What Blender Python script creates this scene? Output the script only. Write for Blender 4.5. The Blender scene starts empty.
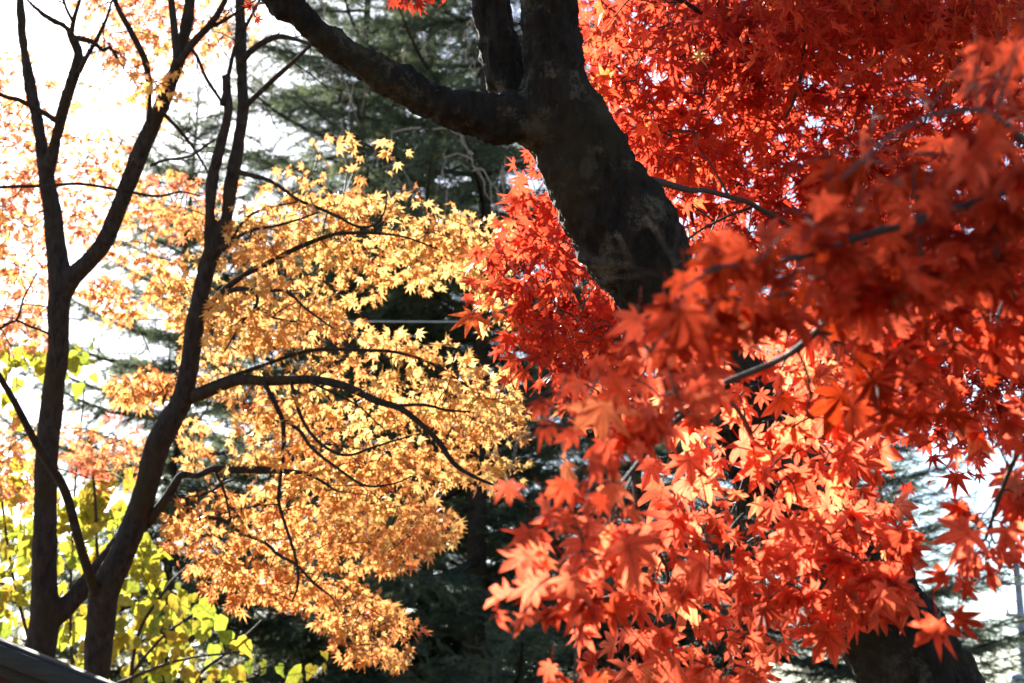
import bpy, math, random
import numpy as np
from mathutils import Vector, noise, Matrix

random.seed(7)
rng = np.random.default_rng(11)
R = math.radians
scene = bpy.context.scene
COL = scene.collection

# ------------------------------------------------------------------ camera
FPX = 1422.2
PITCH = R(16.0)
EYE = np.array([0.0, 0.0, 1.6])
FWD = np.array([0.0, math.cos(PITCH), math.sin(PITCH)])
UPV = np.array([0.0, -math.sin(PITCH), math.cos(PITCH)])
cam_data = bpy.data.cameras.new('camera')
cam = bpy.data.objects.new('camera', cam_data)
COL.objects.link(cam)
cam.location = EYE
cam.rotation_euler = (R(90) + PITCH, 0, 0)
cam_data.lens = 50.0
cam_data.sensor_width = 36.0
cam_data.clip_start = 0.05
cam_data.clip_end = 3000
cam_data.dof.use_dof = True
cam_data.dof.focus_distance = 3.4
cam_data.dof.aperture_fstop = 6.5
scene.camera = cam

# ------------------------------------------------------------------ sky, sun, exposure
SUN_EL, SUN_AZ = R(28.2), R(-21.0)          # azimuth from +Y, negative to the left
world = bpy.data.worlds.new('World')
scene.world = world
world.use_nodes = True
wn = world.node_tree
bg = wn.nodes['Background']
sky = wn.nodes.new('ShaderNodeTexSky')
sky.sky_type = 'NISHITA'
sky.sun_disc = False
sky.sun_elevation = SUN_EL
sky.sun_rotation = SUN_AZ
sky.air_density = 1.0
sky.dust_density = 0.5
sky.ozone_density = 1.0
wn.links.new(sky.outputs[0], bg.inputs[0])
bg.inputs[1].default_value = 0.06
sd = bpy.data.lights.new('sun', 'SUN')
sd.energy = 5.0
sd.angle = R(0.53)
sd.color = (1.0, 0.95, 0.87)
sun = bpy.data.objects.new('sun', sd)
COL.objects.link(sun)
SUNDIR = Vector((math.sin(SUN_AZ) * math.cos(SUN_EL), math.cos(SUN_AZ) * math.cos(SUN_EL), math.sin(SUN_EL)))
sun.rotation_euler = SUNDIR.to_track_quat('Z', 'Y').to_euler()
sun.location = (0, 0, 30)
scene.view_settings.view_transform = 'Standard'
scene.view_settings.look = 'None'
scene.view_settings.gamma = 1.0
scene.view_settings.use_curve_mapping = False
scene.view_settings.exposure = 2.3
scene.render.engine = 'CYCLES'
scene.cycles.max_bounces = 8
scene.cycles.diffuse_bounces = 4
scene.cycles.transmission_bounces = 6
scene.cycles.use_adaptive_sampling = False

# ------------------------------------------------------------------ helpers
def at(px, py, d):
    """a point of the place seen at that pixel of the photograph, d metres in front of the lens"""
    return EYE + d * (FWD + (px - 512) / FPX * np.array([1.0, 0, 0]) + (341.5 - py) / FPX * UPV)

def ppm(d):
    return FPX / d

def unit(a):
    return a / np.maximum(np.linalg.norm(a, axis=-1, keepdims=True), 1e-9)

def new_mesh(name, verts, tris, tint=None, smooth=False, vein=None):
    me = bpy.data.meshes.new(name)
    verts = np.asarray(verts, dtype=np.float32)
    tris = np.asarray(tris, dtype=np.int32)
    n, m = len(verts), len(tris)
    k = tris.shape[1]
    me.vertices.add(n)
    me.vertices.foreach_set('co', verts.ravel())
    me.loops.add(m * k)
    me.loops.foreach_set('vertex_index', tris.ravel())
    me.polygons.add(m)
    me.polygons.foreach_set('loop_start', np.arange(0, m * k, k, dtype=np.int32))
    me.polygons.foreach_set('loop_total', np.full(m, k, dtype=np.int32))
    if smooth:
        me.polygons.foreach_set('use_smooth', np.ones(m, dtype=bool))
    me.update(calc_edges=True)
    me.validate()
    if tint is not None:
        a = me.attributes.new('tint', 'FLOAT', 'POINT')
        a.data.foreach_set('value', np.asarray(tint, dtype=np.float32))
    if vein is not None:
        a = me.attributes.new('vein', 'FLOAT', 'POINT')
        a.data.foreach_set('value', np.asarray(vein, dtype=np.float32))
    return me

def link(name, me, mat, parent=None, base=None):
    if me.materials:
        me.materials[0] = mat
    else:
        me.materials.append(mat)
    o = bpy.data.objects.new(name, me)
    COL.objects.link(o)
    if parent is not None:
        o.parent = parent
    return o

def thing(name, label, cat, loc, group=None, rot=0.0):
    o = bpy.data.objects.new(name, None)
    o.empty_display_size = 0.2
    COL.objects.link(o)
    o.location = loc
    o.rotation_euler = (0, 0, rot)
    o['label'] = label
    o['category'] = cat
    if group:
        o['group'] = group
    return o

class MB:
    """collects vertices and faces of one mesh"""
    def __init__(s):
        s.v, s.f, s.t, s.w, s.n = [], [], [], [], 0
    def add(s, v, f, t=None, w=None):
        v = np.asarray(v, float)
        s.v.append(v)
        s.f.append(np.asarray(f, int) + s.n)
        s.t.append(np.zeros(len(v)) if t is None else np.asarray(t, float))
        s.w.append(np.zeros(len(v)) if w is None else np.asarray(w, float))
        s.n += len(v)
    def build(s, name, mat, parent=None, off=(0, 0, 0), smooth=False):
        if not s.v:
            return None
        me = new_mesh(name, np.vstack(s.v) - np.asarray(off), np.vstack(s.f), np.concatenate(s.t), smooth, np.concatenate(s.w))
        return link(name, me, mat, parent)

def build_two(name, mb1, mat1, mb2, mat2, parent, off=(0, 0, 0)):
    """leaves and the fine twigs that carry them as one mesh with two materials"""
    v = np.vstack(mb1.v + mb2.v)
    n1 = mb1.n
    f1 = np.vstack(mb1.f)
    f = np.vstack([f1] + [x + n1 for x in mb2.f]) if mb2.f else f1
    t = np.concatenate(mb1.t + mb2.t)
    me = new_mesh(name, v - np.asarray(off), f, t, False, np.concatenate(mb1.w + mb2.w))
    me.materials.append(mat1)
    me.materials.append(mat2)
    mi = np.zeros(len(f), dtype=np.int32)
    mi[len(f1):] = 1
    me.polygons.foreach_set('material_index', mi)
    o = bpy.data.objects.new(name, me)
    COL.objects.link(o)
    o.parent = parent
    return o

def tris_of(quads):
    q = np.asarray(quads)
    return np.vstack([q[:, [0, 1, 2]], q[:, [0, 2, 3]]])

def catmull(pts, k):
    p = np.asarray(pts, float)
    if len(p) < 3:
        t = np.linspace(0, 1, k * (len(p) - 1) + 1)[:, None]
        return p[0] + (p[-1] - p[0]) * t
    e = np.vstack([2 * p[0] - p[1], p, 2 * p[-1] - p[-2]])
    out = []
    for i in range(1, len(e) - 2):
        t = np.linspace(0, 1, k, endpoint=False)[:, None]
        a, b, c, d = e[i - 1], e[i], e[i + 1], e[i + 2]
        out.append(0.5 * (2 * b + (c - a) * t + (2 * a - 5 * b + 4 * c - d) * t * t + (3 * b - a - 3 * c + d) * t ** 3))
    out.append(p[-1:])
    return np.vstack(out)

def tube(pts, rad, sides=8, cap=True):
    p = np.asarray(pts, float)
    rad = np.asarray(rad, float)
    n = len(p)
    tan = unit(np.gradient(p, axis=0))
    ref = np.array([0.31, 0.87, 0.38])
    if abs(np.dot(ref, tan[0])) > 0.9:
        ref = np.array([0.9, -0.1, 0.3])
    u = unit(np.cross(tan[0], ref))
    U = [u]
    for i in range(1, n):
        u = U[-1] - tan[i] * np.dot(U[-1], tan[i])
        U.append(u / max(np.linalg.norm(u), 1e-9))
    U = np.array(U)
    V = np.cross(tan, U)
    a = np.linspace(0, 2 * math.pi, sides, endpoint=False)
    ring = U[:, None, :] * np.cos(a)[None, :, None] + V[:, None, :] * np.sin(a)[None, :, None]
    v = (p[:, None, :] + ring * rad[:, None, None]).reshape(-1, 3)
    i = np.arange(n - 1)[:, None] * sides
    j = np.arange(sides)[None, :]
    j2 = (j + 1) % sides
    q = np.stack([i + j, i + j2, i + sides + j2, i + sides + j], -1).reshape(-1, 4)
    f = tris_of(q)
    if cap:
        c0, c1 = n * sides, n * sides + 1
        v = np.vstack([v, p[0], p[-1]])
        jj = np.arange(sides)
        kk = (jj + 1) % sides
        f = np.vstack([f, np.stack([np.full(sides, c0), kk, jj], -1),
                       np.stack([np.full(sides, c1), (n - 1) * sides + jj, (n - 1) * sides + kk], -1)])
    return v, f

def path(spec, d0, d1=None, k=8, wob=0.0):
    """spec rows (px, py, radius px[, depth]) -> points and radii in metres"""
    if d1 is None:
        d1 = d0
    s = np.array([r[:3] for r in spec], float)
    seg = np.r_[0, np.cumsum(np.hypot(*np.diff(s[:, :2], axis=0).T))]
    dep = d0 + (d1 - d0) * seg / max(seg[-1], 1e-6)
    for i, r in enumerate(spec):
        if len(r) > 3:
            dep[i] = r[3]
    full = np.column_stack([s, dep])
    c = catmull(full, k)
    pts = np.array([at(x, y, d) for x, y, _, d in c])
    rad = np.maximum(c[:, 2], 0.35) * c[:, 3] / FPX
    if wob:
        for i in range(1, len(pts)):
            nz = noise.noise_vector(Vector(pts[i] * 6.0))
            pts[i] += np.array(nz) * wob * rad[i]
    return pts, rad

def welded(tubes, voxel, lump, lump_scale, name, fine=0.35):
    """joins several tubes into one continuous bark surface"""
    mb = MB()
    for p, r in tubes:
        v, f = tube(p, r, 20)
        mb.add(v, f)
    me = new_mesh(name + '_raw', np.vstack(mb.v), np.vstack(mb.f))
    o = bpy.data.objects.new(name + '_raw', me)
    COL.objects.link(o)
    m = o.modifiers.new('r', 'REMESH')
    m.mode = 'VOXEL'
    m.voxel_size = voxel
    m.use_smooth_shade = True
    s = o.modifiers.new('s', 'SMOOTH')
    s.iterations = 4
    s.factor = 0.5
    dg = bpy.context.evaluated_depsgraph_get()
    ev = bpy.data.meshes.new_from_object(o.evaluated_get(dg))
    bpy.data.objects.remove(o)
    bpy.data.meshes.remove(me)
    n = len(ev.vertices)
    co = np.empty(n * 3, dtype=np.float32)
    no = np.empty(n * 3, dtype=np.float32)
    ev.vertices.foreach_get('co', co)
    ev.vertices.foreach_get('normal', no)
    co, no = co.reshape(-1, 3), no.reshape(-1, 3)
    h = np.array([noise.fractal(Vector((c[0], c[1], c[2] * 0.7)) * lump_scale, 0.75, 2.3, 5) for c in co.tolist()])
    h2 = np.array([noise.turbulence(Vector((c[0], c[1], c[2] * 0.45)) * lump_scale * 6, 3, False) for c in co.tolist()])
    co = co + no * (h * lump + (h2 - 0.5) * lump * fine)[:, None]
    ev.vertices.foreach_set('co', co.ravel().astype(np.float32))
    ev.polygons.foreach_set('use_smooth', np.ones(len(ev.polygons), dtype=bool))
    ev.update()
    ev.name = name
    return ev

def shift(me, base):
    me.transform(Matrix.Translation(-Vector(base)))
    return me

# ------------------------------------------------------------------ materials
def mat_new(name):
    m = bpy.data.materials.new(name)
    m.use_nodes = True
    nt = m.node_tree
    nt.nodes.clear()
    return m, nt, nt.nodes, nt.links

def ramp(N, stops):
    r = N.new('ShaderNodeValToRGB')
    e = r.color_ramp.elements
    while len(e) > 1:
        e.remove(e[-1])
    e[0].position, e[0].color = stops[0][0], (*stops[0][1], 1)
    for p, c in stops[1:]:
        x = e.new(p)
        x.color = (*c, 1)
    return r

def leaf_mat(name, stops, trans=0.5, rough=0.45, spec=0.35, mottle=0.25, tscale=(1.15, 1.05, 0.9), refl=1.0, veins=0.8):
    m, nt, N, L = mat_new(name)
    at_ = N.new('ShaderNodeAttribute'); at_.attribute_name = 'tint'
    rp = ramp(N, stops)
    L.new(at_.outputs['Fac'], rp.inputs[0])
    tc = N.new('ShaderNodeTexCoord')
    nz = N.new('ShaderNodeTexNoise'); nz.inputs['Scale'].default_value = 45; nz.inputs['Detail'].default_value = 3
    L.new(tc.outputs['Object'], nz.inputs['Vector'])
    mr = N.new('ShaderNodeMapRange')
    mr.inputs['From Min'].default_value = 0.3; mr.inputs['From Max'].default_value = 0.7
    mr.inputs['To Min'].default_value = 1 - mottle; mr.inputs['To Max'].default_value = 1 + mottle
    L.new(nz.outputs['Fac'], mr.inputs[0])
    mx = N.new('ShaderNodeMix'); mx.data_type = 'RGBA'; mx.blend_type = 'MULTIPLY'; mx.inputs[0].default_value = 1
    L.new(rp.outputs[0], mx.inputs[6]); L.new(mr.outputs[0], mx.inputs[7])
    # veins and a few dry blotches
    va = N.new('ShaderNodeAttribute'); va.attribute_name = 'vein'
    vr = ramp(N, [(0.8, (1, 1, 1)), (0.93, (0.62, 0.55, 0.5))])
    L.new(va.outputs['Fac'], vr.inputs[0])
    mv = N.new('ShaderNodeMix'); mv.data_type = 'RGBA'; mv.blend_type = 'MULTIPLY'; mv.inputs[0].default_value = veins
    L.new(mx.outputs[2], mv.inputs[6]); L.new(vr.outputs[0], mv.inputs[7])
    ns = N.new('ShaderNodeTexNoise'); ns.inputs['Scale'].default_value = 70; ns.inputs['Detail'].default_value = 4
    L.new(tc.outputs['Object'], ns.inputs['Vector'])
    sr_ = ramp(N, [(0.64, (0, 0, 0)), (0.72, (0.8, 0.8, 0.8))])
    L.new(ns.outputs['Fac'], sr_.inputs[0])
    ms = N.new('ShaderNodeMix'); ms.data_type = 'RGBA'
    L.new(sr_.outputs[0], ms.inputs[0]); L.new(mv.outputs[2], ms.inputs[6]); ms.inputs[7].default_value = (0.16, 0.05, 0.02, 1)
    mx = ms
    p = N.new('ShaderNodeBsdfPrincipled')
    p.inputs['Roughness'].default_value = rough
    p.inputs['Specular IOR Level'].default_value = spec
    rf = N.new('ShaderNodeMix'); rf.data_type = 'RGBA'; rf.blend_type = 'MULTIPLY'; rf.inputs[0].default_value = 1
    rf.inputs[7].default_value = (refl, refl, refl, 1)
    L.new(mx.outputs[2], rf.inputs[6]); L.new(rf.outputs[2], p.inputs['Base Color'])
    t = N.new('ShaderNodeBsdfTranslucent')
    mt = N.new('ShaderNodeMix'); mt.data_type = 'RGBA'; mt.blend_type = 'MULTIPLY'; mt.inputs[0].default_value = 1
    mt.inputs[7].default_value = (*tscale, 1)
    L.new(mx.outputs[2], mt.inputs[6]); L.new(mt.outputs[2], t.inputs['Color'])
    s = N.new('ShaderNodeMixShader'); s.inputs[0].default_value = trans
    L.new(p.outputs[0], s.inputs[1]); L.new(t.outputs[0], s.inputs[2])
    o = N.new('ShaderNodeOutputMaterial')
    L.new(s.outputs[0], o.inputs[0])
    return m

def bark_mat(name, dark, mid, lichen, lich_lo=0.56, scale=1.0, bump=0.6, stretch=(1, 1, 0.35)):
    m, nt, N, L = mat_new(name)
    tc = N.new('ShaderNodeTexCoord')
    mp = N.new('ShaderNodeMapping'); mp.inputs['Scale'].default_value = tuple(scale * s for s in stretch)
    L.new(tc.outputs['Object'], mp.inputs[0])
    n1 = N.new('ShaderNodeTexNoise'); n1.inputs['Scale'].default_value = 38; n1.inputs['Detail'].default_value = 8; n1.inputs['Roughness'].default_value = 0.7
    L.new(mp.outputs[0], n1.inputs['Vector'])
    r1 = ramp(N, [(0.38, dark), (0.62, mid)])
    L.new(n1.outputs['Fac'], r1.inputs[0])
    n2 = N.new('ShaderNodeTexNoise'); n2.inputs['Scale'].default_value = 9 * scale; n2.inputs['Detail'].default_value = 9; n2.inputs['Roughness'].default_value = 0.72
    L.new(tc.outputs['Object'], n2.inputs['Vector'])
    r2 = ramp(N, [(lich_lo, (0, 0, 0)), (lich_lo + 0.09, (1, 1, 1))])
    L.new(n2.outputs['Fac'], r2.inputs[0])
    mx = N.new('ShaderNodeMix'); mx.data_type = 'RGBA'
    L.new(r2.outputs[0], mx.inputs[0]); L.new(r1.outputs[0], mx.inputs[6]); mx.inputs[7].default_value = (*lichen, 1)
    n3 = N.new('ShaderNodeTexNoise'); n3.inputs['Scale'].default_value = 4 * scale; n3.inputs['Detail'].default_value = 5
    L.new(tc.outputs['Object'], n3.inputs['Vector'])
    r3 = ramp(N, [(0.5, (0, 0, 0)), (0.64, (0.75, 0.75, 0.75))])
    L.new(n3.outputs['Fac'], r3.inputs[0])
    m2 = N.new('ShaderNodeMix'); m2.data_type = 'RGBA'
    L.new(r3.outputs[0], m2.inputs[0]); L.new(mx.outputs[2], m2.inputs[6]); m2.inputs[7].default_value = (0.028, 0.022, 0.011, 1)
    b = N.new('ShaderNodeBump'); b.inputs['Strength'].default_value = bump; b.inputs['Distance'].default_value = 0.025
    ad = N.new('ShaderNodeMath'); ad.operation = 'ADD'
    L.new(n1.outputs['Fac'], ad.inputs[0]); L.new(n2.outputs['Fac'], ad.inputs[1])
    L.new(ad.outputs[0], b.inputs['Height'])
    p = N.new('ShaderNodeBsdfPrincipled'); p.inputs['Roughness'].default_value = 0.9
    p.inputs['Specular IOR Level'].default_value = 0.2
    L.new(m2.outputs[2], p.inputs['Base Color']); L.new(b.outputs[0], p.inputs['Normal'])
    o = N.new('ShaderNodeOutputMaterial'); L.new(p.outputs[0], o.inputs[0])
    return m

def plain_mat(name, c1, c2, rough=0.7, scale=12, metal=0.0, bump=0.2, stretch=(1, 1, 1)):
    m, nt, N, L = mat_new(name)
    tc = N.new('ShaderNodeTexCoord')
    mp = N.new('ShaderNodeMapping'); mp.inputs['Scale'].default_value = stretch
    L.new(tc.outputs['Object'], mp.inputs[0])
    n1 = N.new('ShaderNodeTexNoise'); n1.inputs['Scale'].default_value = scale; n1.inputs['Detail'].default_value = 6
    L.new(mp.outputs[0], n1.inputs['Vector'])
    r1 = ramp(N, [(0.3, c1), (0.7, c2)])
    L.new(n1.outputs['Fac'], r1.inputs[0])
    b = N.new('ShaderNodeBump'); b.inputs['Strength'].default_value = bump; b.inputs['Distance'].default_value = 0.01
    L.new(n1.outputs['Fac'], b.inputs['Height'])
    p = N.new('ShaderNodeBsdfPrincipled'); p.inputs['Roughness'].default_value = rough; p.inputs['Metallic'].default_value = metal
    L.new(r1.outputs[0], p.inputs['Base Color']); L.new(b.outputs[0], p.inputs['Normal'])
    o = N.new('ShaderNodeOutputMaterial'); L.new(p.outputs[0], o.inputs[0])
    return m

BARK_OLD = bark_mat('old_maple_bark', (0.004, 0.0035, 0.003), (0.022, 0.017, 0.012), (0.08, 0.072, 0.052), 0.54, bump=1.0)
BARK_YOUNG = bark_mat('young_maple_bark', (0.011, 0.0095, 0.009), (0.036, 0.031, 0.029), (0.085, 0.082, 0.08), 0.62, bump=0.45)
BARK_TWIG = plain_mat('twig_bark', (0.012, 0.008, 0.007), (0.035, 0.024, 0.02), 0.75, 40)
BARK_PALE = plain_mat('dead_twig_bark', (0.16, 0.15, 0.13), (0.3, 0.28, 0.25), 0.85, 40)
BARK_CONIFER = bark_mat('conifer_bark', (0.02, 0.016, 0.013), (0.055, 0.045, 0.037), (0.1, 0.1, 0.09), 0.64)
RED_LEAF = leaf_mat('red_maple_leaf', [(0.0, (0.22, 0.008, 0.005)), (0.45, (0.5, 0.03, 0.015)), (0.85, (0.62, 0.055, 0.02)), (1.0, (0.64, 0.075, 0.022))], 0.62, tscale=(1.4, 2.5, 2.4), refl=0.5, spec=0.22)  # lowest stop also serves as painted shade in the right of the crown
FRONT_LEAF = leaf_mat('scarlet_maple_leaf', [(0.0, (0.3, 0.014, 0.002)), (0.4, (0.52, 0.034, 0.011)), (0.85, (0.62, 0.062, 0.024)), (1.0, (0.66, 0.1, 0.03))], 0.75, tscale=(1.42, 2.9, 3.9), refl=0.35, spec=0.1)  # lowest stop doubles as painted shade for the near upper spray
YELLOW_LEAF = leaf_mat('amber_maple_leaf', [(0.0, (0.6, 0.17, 0.06)), (0.35, (0.68, 0.27, 0.07)), (0.75, (0.72, 0.37, 0.095)), (1.0, (0.74, 0.48, 0.14))], 0.66, tscale=(1.0, 1.07, 1.35), refl=0.75)
PINK_LEAF = leaf_mat('rose_orange_maple_leaf', [(0.0, (0.52, 0.15, 0.11)), (0.5, (0.66, 0.29, 0.14)), (1.0, (0.74, 0.43, 0.12))], 0.55)
LIME_LEAF = leaf_mat('lime_shrub_leaf', [(0.0, (0.46, 0.31, 0.045)), (0.5, (0.44, 0.39, 0.05)), (1.0, (0.29, 0.37, 0.05))], 0.5, rough=0.5, tscale=(1.0, 1.0, 0.8), refl=0.8)
NEEDLE = leaf_mat('conifer_needle', [(0.0, (0.055, 0.085, 0.058)), (0.6, (0.1, 0.14, 0.09)), (1.0, (0.17, 0.2, 0.095))], 0.6, rough=0.5, spec=0.4, veins=0.0)

# ------------------------------------------------------------------ leaves
def maple_template(fine):
    ang = [-118, -74, -36, 0, 36, 74, 118]
    ln = [0.40, 0.74, 0.93, 1.0, 0.93, 0.74, 0.40]
    sr = [0.24, 0.34, 0.40, 0.40, 0.34, 0.24]
    pts, vn = [], [1.0]
    for i, (a, l) in enumerate(zip(ang, ln)):
        ar = R(a)
        d = np.array([math.sin(ar), math.cos(ar)]); w = np.array([math.cos(ar), -math.sin(ar)])
        if fine:
            pts.append(d * l * 0.58 - w * 0.14 * l)
            pts.append(d * l)
            pts.append(d * l * 0.58 + w * 0.14 * l)
            vn += [0, 1, 0]
        else:
            pts.append(d * l)
            vn.append(1)
        if i < 6:
            am = R((a + ang[i + 1]) / 2)
            pts.append(np.array([math.sin(am), math.cos(am)]) * sr[i])
            vn.append(0)
    pts.append(np.array([0.0, -0.03])); vn.append(0)
    pts = np.array(pts)
    v = np.vstack([[0, 0.07], pts])
    n = len(pts)
    f = [(0, 1 + (i + 1) % n, 1 + i) for i in range(n)]
    return v, np.array(f), np.array(vn, float)

def heart_template():
    o = [(0, 0.0), (0.16, -0.1), (0.36, -0.03), (0.47, 0.18), (0.43, 0.42), (0.27, 0.7), (0.1, 0.92), (0, 1.06)]
    p = o + [(-x, y) for x, y in o[1:-1]][::-1]
    v = np.vstack([[0, 0.35], np.array(p)])
    n = len(p)
    vn = np.zeros(n + 1); vn[0] = 1; vn[1] = 1; vn[1 + 7] = 1; vn[1 + 3] = 0.9; vn[1 + n - 3] = 0.9
    return v, np.array([(0, 1 + (i + 1) % n, 1 + i) for i in range(n)]), vn

MAPLE_FINE, MAPLE_LOW, HEART = maple_template(True), maple_template(False), heart_template()

def leaves(mb, tpl, cen, tip, nor, size, tint, curl=0.25, petiole=0.0):
    v2, f, vn = tpl
    n, k = len(cen), len(v2)
    tip = unit(tip)
    nor = unit(nor - tip * np.sum(nor * tip, 1, keepdims=True))
    sid = np.cross(tip, nor)
    r2 = (v2 ** 2).sum(1)
    cu = rng.normal(curl, curl * 0.8, n)[:, None]
    fold = rng.normal(0.1, 0.22, n)[:, None]
    skew = rng.normal(0, 0.16, n)[:, None]
    asp = rng.uniform(0.82, 1.1, n)[:, None]
    x = v2[:, 0][None] * asp
    y = v2[:, 1][None] + skew * v2[:, 0][None] * 0.4
    lobe = rng.normal(0, 0.09, (n, k)) * (np.sqrt(r2) > 0.36)[None]
    z = -cu * r2[None] + fold * np.abs(v2[:, 0])[None] + lobe
    rad = 1 + rng.normal(0, 0.09, (n, k))
    rad[:, 0] = 1
    P = cen[:, None, :] + size[:, None, None] * ((x * rad)[..., None] * sid[:, None] + (y * rad)[..., None] * tip[:, None] + z[..., None] * nor[:, None])
    F = (f[None] + (np.arange(n) * k)[:, None, None]).reshape(-1, 3)
    mb.add(P.reshape(-1, 3), F, np.repeat(tint, k), np.tile(vn, n))
    if petiole:
        for i in range(n):
            a = cen[i]
            b = cen[i] - tip[i] * size[i] * petiole * 0.6 + nor[i] * size[i] * petiole * 0.35 + np.array([0, 0, size[i] * petiole * 0.35])
            vv, ff = tube([a, (a + b) / 2 + np.array([0, 0, size[i] * 0.05]), b], np.array([1, 1, 1.2]) * size[i] * 0.012, 3, False)
            mb.add(vv, ff, np.full(len(vv), 0.1))

def inside(poly, x, y):
    poly = np.asarray(poly, float)
    c = np.zeros(len(x), bool)
    j = len(poly) - 1
    for i in range(len(poly)):
        xi, yi = poly[i]; xj, yj = poly[j]
        c ^= ((yi > y) != (yj > y)) & (x < (xj - xi) * (y - yi) / (yj - yi + 1e-12) + xi)
        j = i
    return c

REGION = {}
def to_px(P):
    q = P - EYE
    d = q @ FWD
    return 512 + FPX * q[:, 0] / d, 341.5 - FPX * (q @ UPV) / d

def region(poly, n, d0, d1, holes=(), clump=0.0, cfreq=2.2, seed=0.0):
    """n cluster centres spread through the volume behind the outline"""
    poly = np.asarray(poly, float)
    lo, hi = poly.min(0), poly.max(0)
    out = []
    guard = 0
    while len(out) < n and guard < 400:
        guard += 1
        x = rng.uniform(lo[0], hi[0], 200); y = rng.uniform(lo[1], hi[1], 200)
        ok = inside(poly, x, y)
        for h in holes:
            ok &= ~inside(h, x, y)
        for a, b in zip(x[ok], y[ok]):
            d = rng.uniform(d0, d1)
            p = at(a, b, d)
            if clump:
                nv = noise.noise(Vector(p) * cfreq + Vector((seed, 0, 0)))
                if nv < rng.uniform(-0.9, 0.2) * (1 - clump) + clump * 0.12:
                    continue
            out.append(p)
            if len(out) >= n:
                break
    arr = np.array(out)
    REGION[id(arr)] = (poly, arr)
    return arr

SU = unit(np.cross(np.array(SUNDIR), [0, 0, 1.0])[None])[0]
SV = np.cross(np.array(SUNDIR), SU)
CELLS = {}
def thin_out(P, key, cell, most):
    """leaves share the light: at most a few behind one another as the sun sees the crown"""
    keep = np.zeros(len(P), bool)
    a = np.floor(P @ SU / cell).astype(int); b = np.floor(P @ SV / cell).astype(int)
    for i in rng.permutation(len(P)):
        k = (key, a[i], b[i])
        n = CELLS.get(k, 0)
        if n < most:
            CELLS[k] = n + 1
            keep[i] = True
    return keep

def spray(cen, per, rc, size, tpl, tintmu, tintsd, bias, hang=0.8, flat=0.4, curl=0.25, petiole=0.0, mb=None, wild=0.5, thin=None, stray=0, vary=0.2):
    """leaf sprays: flattened drooping clumps around each centre"""
    n = len(cen)
    cnt = np.maximum(1, rng.poisson(per, n))
    idx = np.repeat(np.arange(n), cnt)
    m = len(idx)
    off = rng.normal(0, 1, (m, 3))
    off = unit(off) * (rng.uniform(0, 1, m) ** 0.45)[:, None]
    rr = rc * rng.uniform(0.7, 1.3, n)[idx]
    off = off * rr[:, None] * np.array([1, 1, flat])
    off[:, 2] -= 0.35 * (off[:, 0] ** 2 + off[:, 1] ** 2) / np.maximum(rr, 1e-6)
    # each spray is tilted a little
    tx, ty = rng.normal(0, 0.3, n)[idx], rng.normal(0, 0.3, n)[idx]
    off[:, 2] += tx * off[:, 0] + ty * off[:, 1]
    P = cen[idx] + off
    if stray and id(cen) in REGION:
        x, y = to_px(P)
        poly = REGION[id(cen)][0]
        kp = inside(poly, x, y)
        for a in range(8):
            kp |= inside(poly, x + stray * math.cos(a * 0.785), y + stray * math.sin(a * 0.785))
        P, off, idx = P[kp], off[kp], idx[kp]
        m = len(P)
    if thin:
        kp = thin_out(P, *thin)
        P, off, idx = P[kp], off[kp], idx[kp]
        m = len(P)
    outw = off.copy(); outw[:, 2] *= 0.3
    tip = unit(outw) * 0.75 + rng.normal(0, 0.9 * wild, (m, 3)) + np.array([0, 0, -hang])
    nor = np.asarray(bias) + rng.normal(0, wild, (m, 3))
    sz = size * rng.lognormal(-0.03, vary, m)
    ct = rng.normal(tintmu, tintsd, n)[idx]
    tint = np.clip(ct + rng.normal(0, tintsd * 0.7, m), 0.0, 1.0)
    mb = mb or MB()
    leaves(mb, tpl, P, tip, nor, sz, tint, curl, petiole)
    return mb

def twigs(cen, nodes, r0, r1, mb=None, sag=0.1, maxlen=9.0):
    """joins every spray to the nearest wood so that nothing floats"""
    mb = mb or MB()
    pool = [np.asarray(nodes)]
    pool = np.vstack(pool)
    d = np.linalg.norm(cen[:, None] - pool[None], axis=2).min(1)
    for i in np.argsort(d):
        c = cen[i]
        dist = np.linalg.norm(pool - c, axis=1)
        j = dist.argmin()
        a = pool[j]
        L = dist[j]
        if L < 0.01 or L > maxlen:
            pool = np.vstack([pool, c]); continue
        t = np.linspace(0, 1, 6)[:, None]
        p = a + (c - a) * t
        w = np.array(noise.noise_vector(Vector(c) * 3.1)) * L * 0.16
        p += np.sin(t * math.pi) * (w + np.array([0, 0, L * sag]))
        rad = np.linspace(r0, r1, 6) * (0.7 + min(L, 0.6))
        v, f = tube(p, rad, 4, False)
        mb.add(v, f)
        pool = np.vstack([pool, p[2:]])
    return mb

def side_twigs(mb, p, r, rs, n, ln):
    """fine forked side shoots growing out of a branch"""
    for _ in range(n):
        i = rs.integers(len(p) // 4, len(p) - 1)
        t = unit((p[min(i + 1, len(p) - 1)] - p[i - 1])[None])[0]
        d = unit((t * rs.uniform(0.3, 1.0) + rs.normal(0, 0.6, 3) + np.array([0, 0, 0.15]))[None])[0]
        L = ln * rs.uniform(0.4, 1.2)
        k = np.linspace(0, 1, 6)[:, None]
        q = p[i] + d * L * k + rs.normal(0, 0.05 * L, 3) * np.sin(k * 3.1) + np.array([0, 0, -0.1 * L]) * k * k
        rr = min(r[i] * 0.5, 0.0035)
        v, f = tube(q, np.linspace(rr, 0.0009, 6), 4)
        mb.add(v, f)
        for a in (2, 3, 4):
            d2 = unit((d + rs.normal(0, 0.55, 3))[None])[0]
            q2 = q[a] + d2 * L * 0.4 * k + np.array([0, 0, -0.04 * L]) * k * k
            v, f = tube(q2, np.linspace(rr * 0.5, 0.0007, 6), 3)
            mb.add(v, f)

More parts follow.
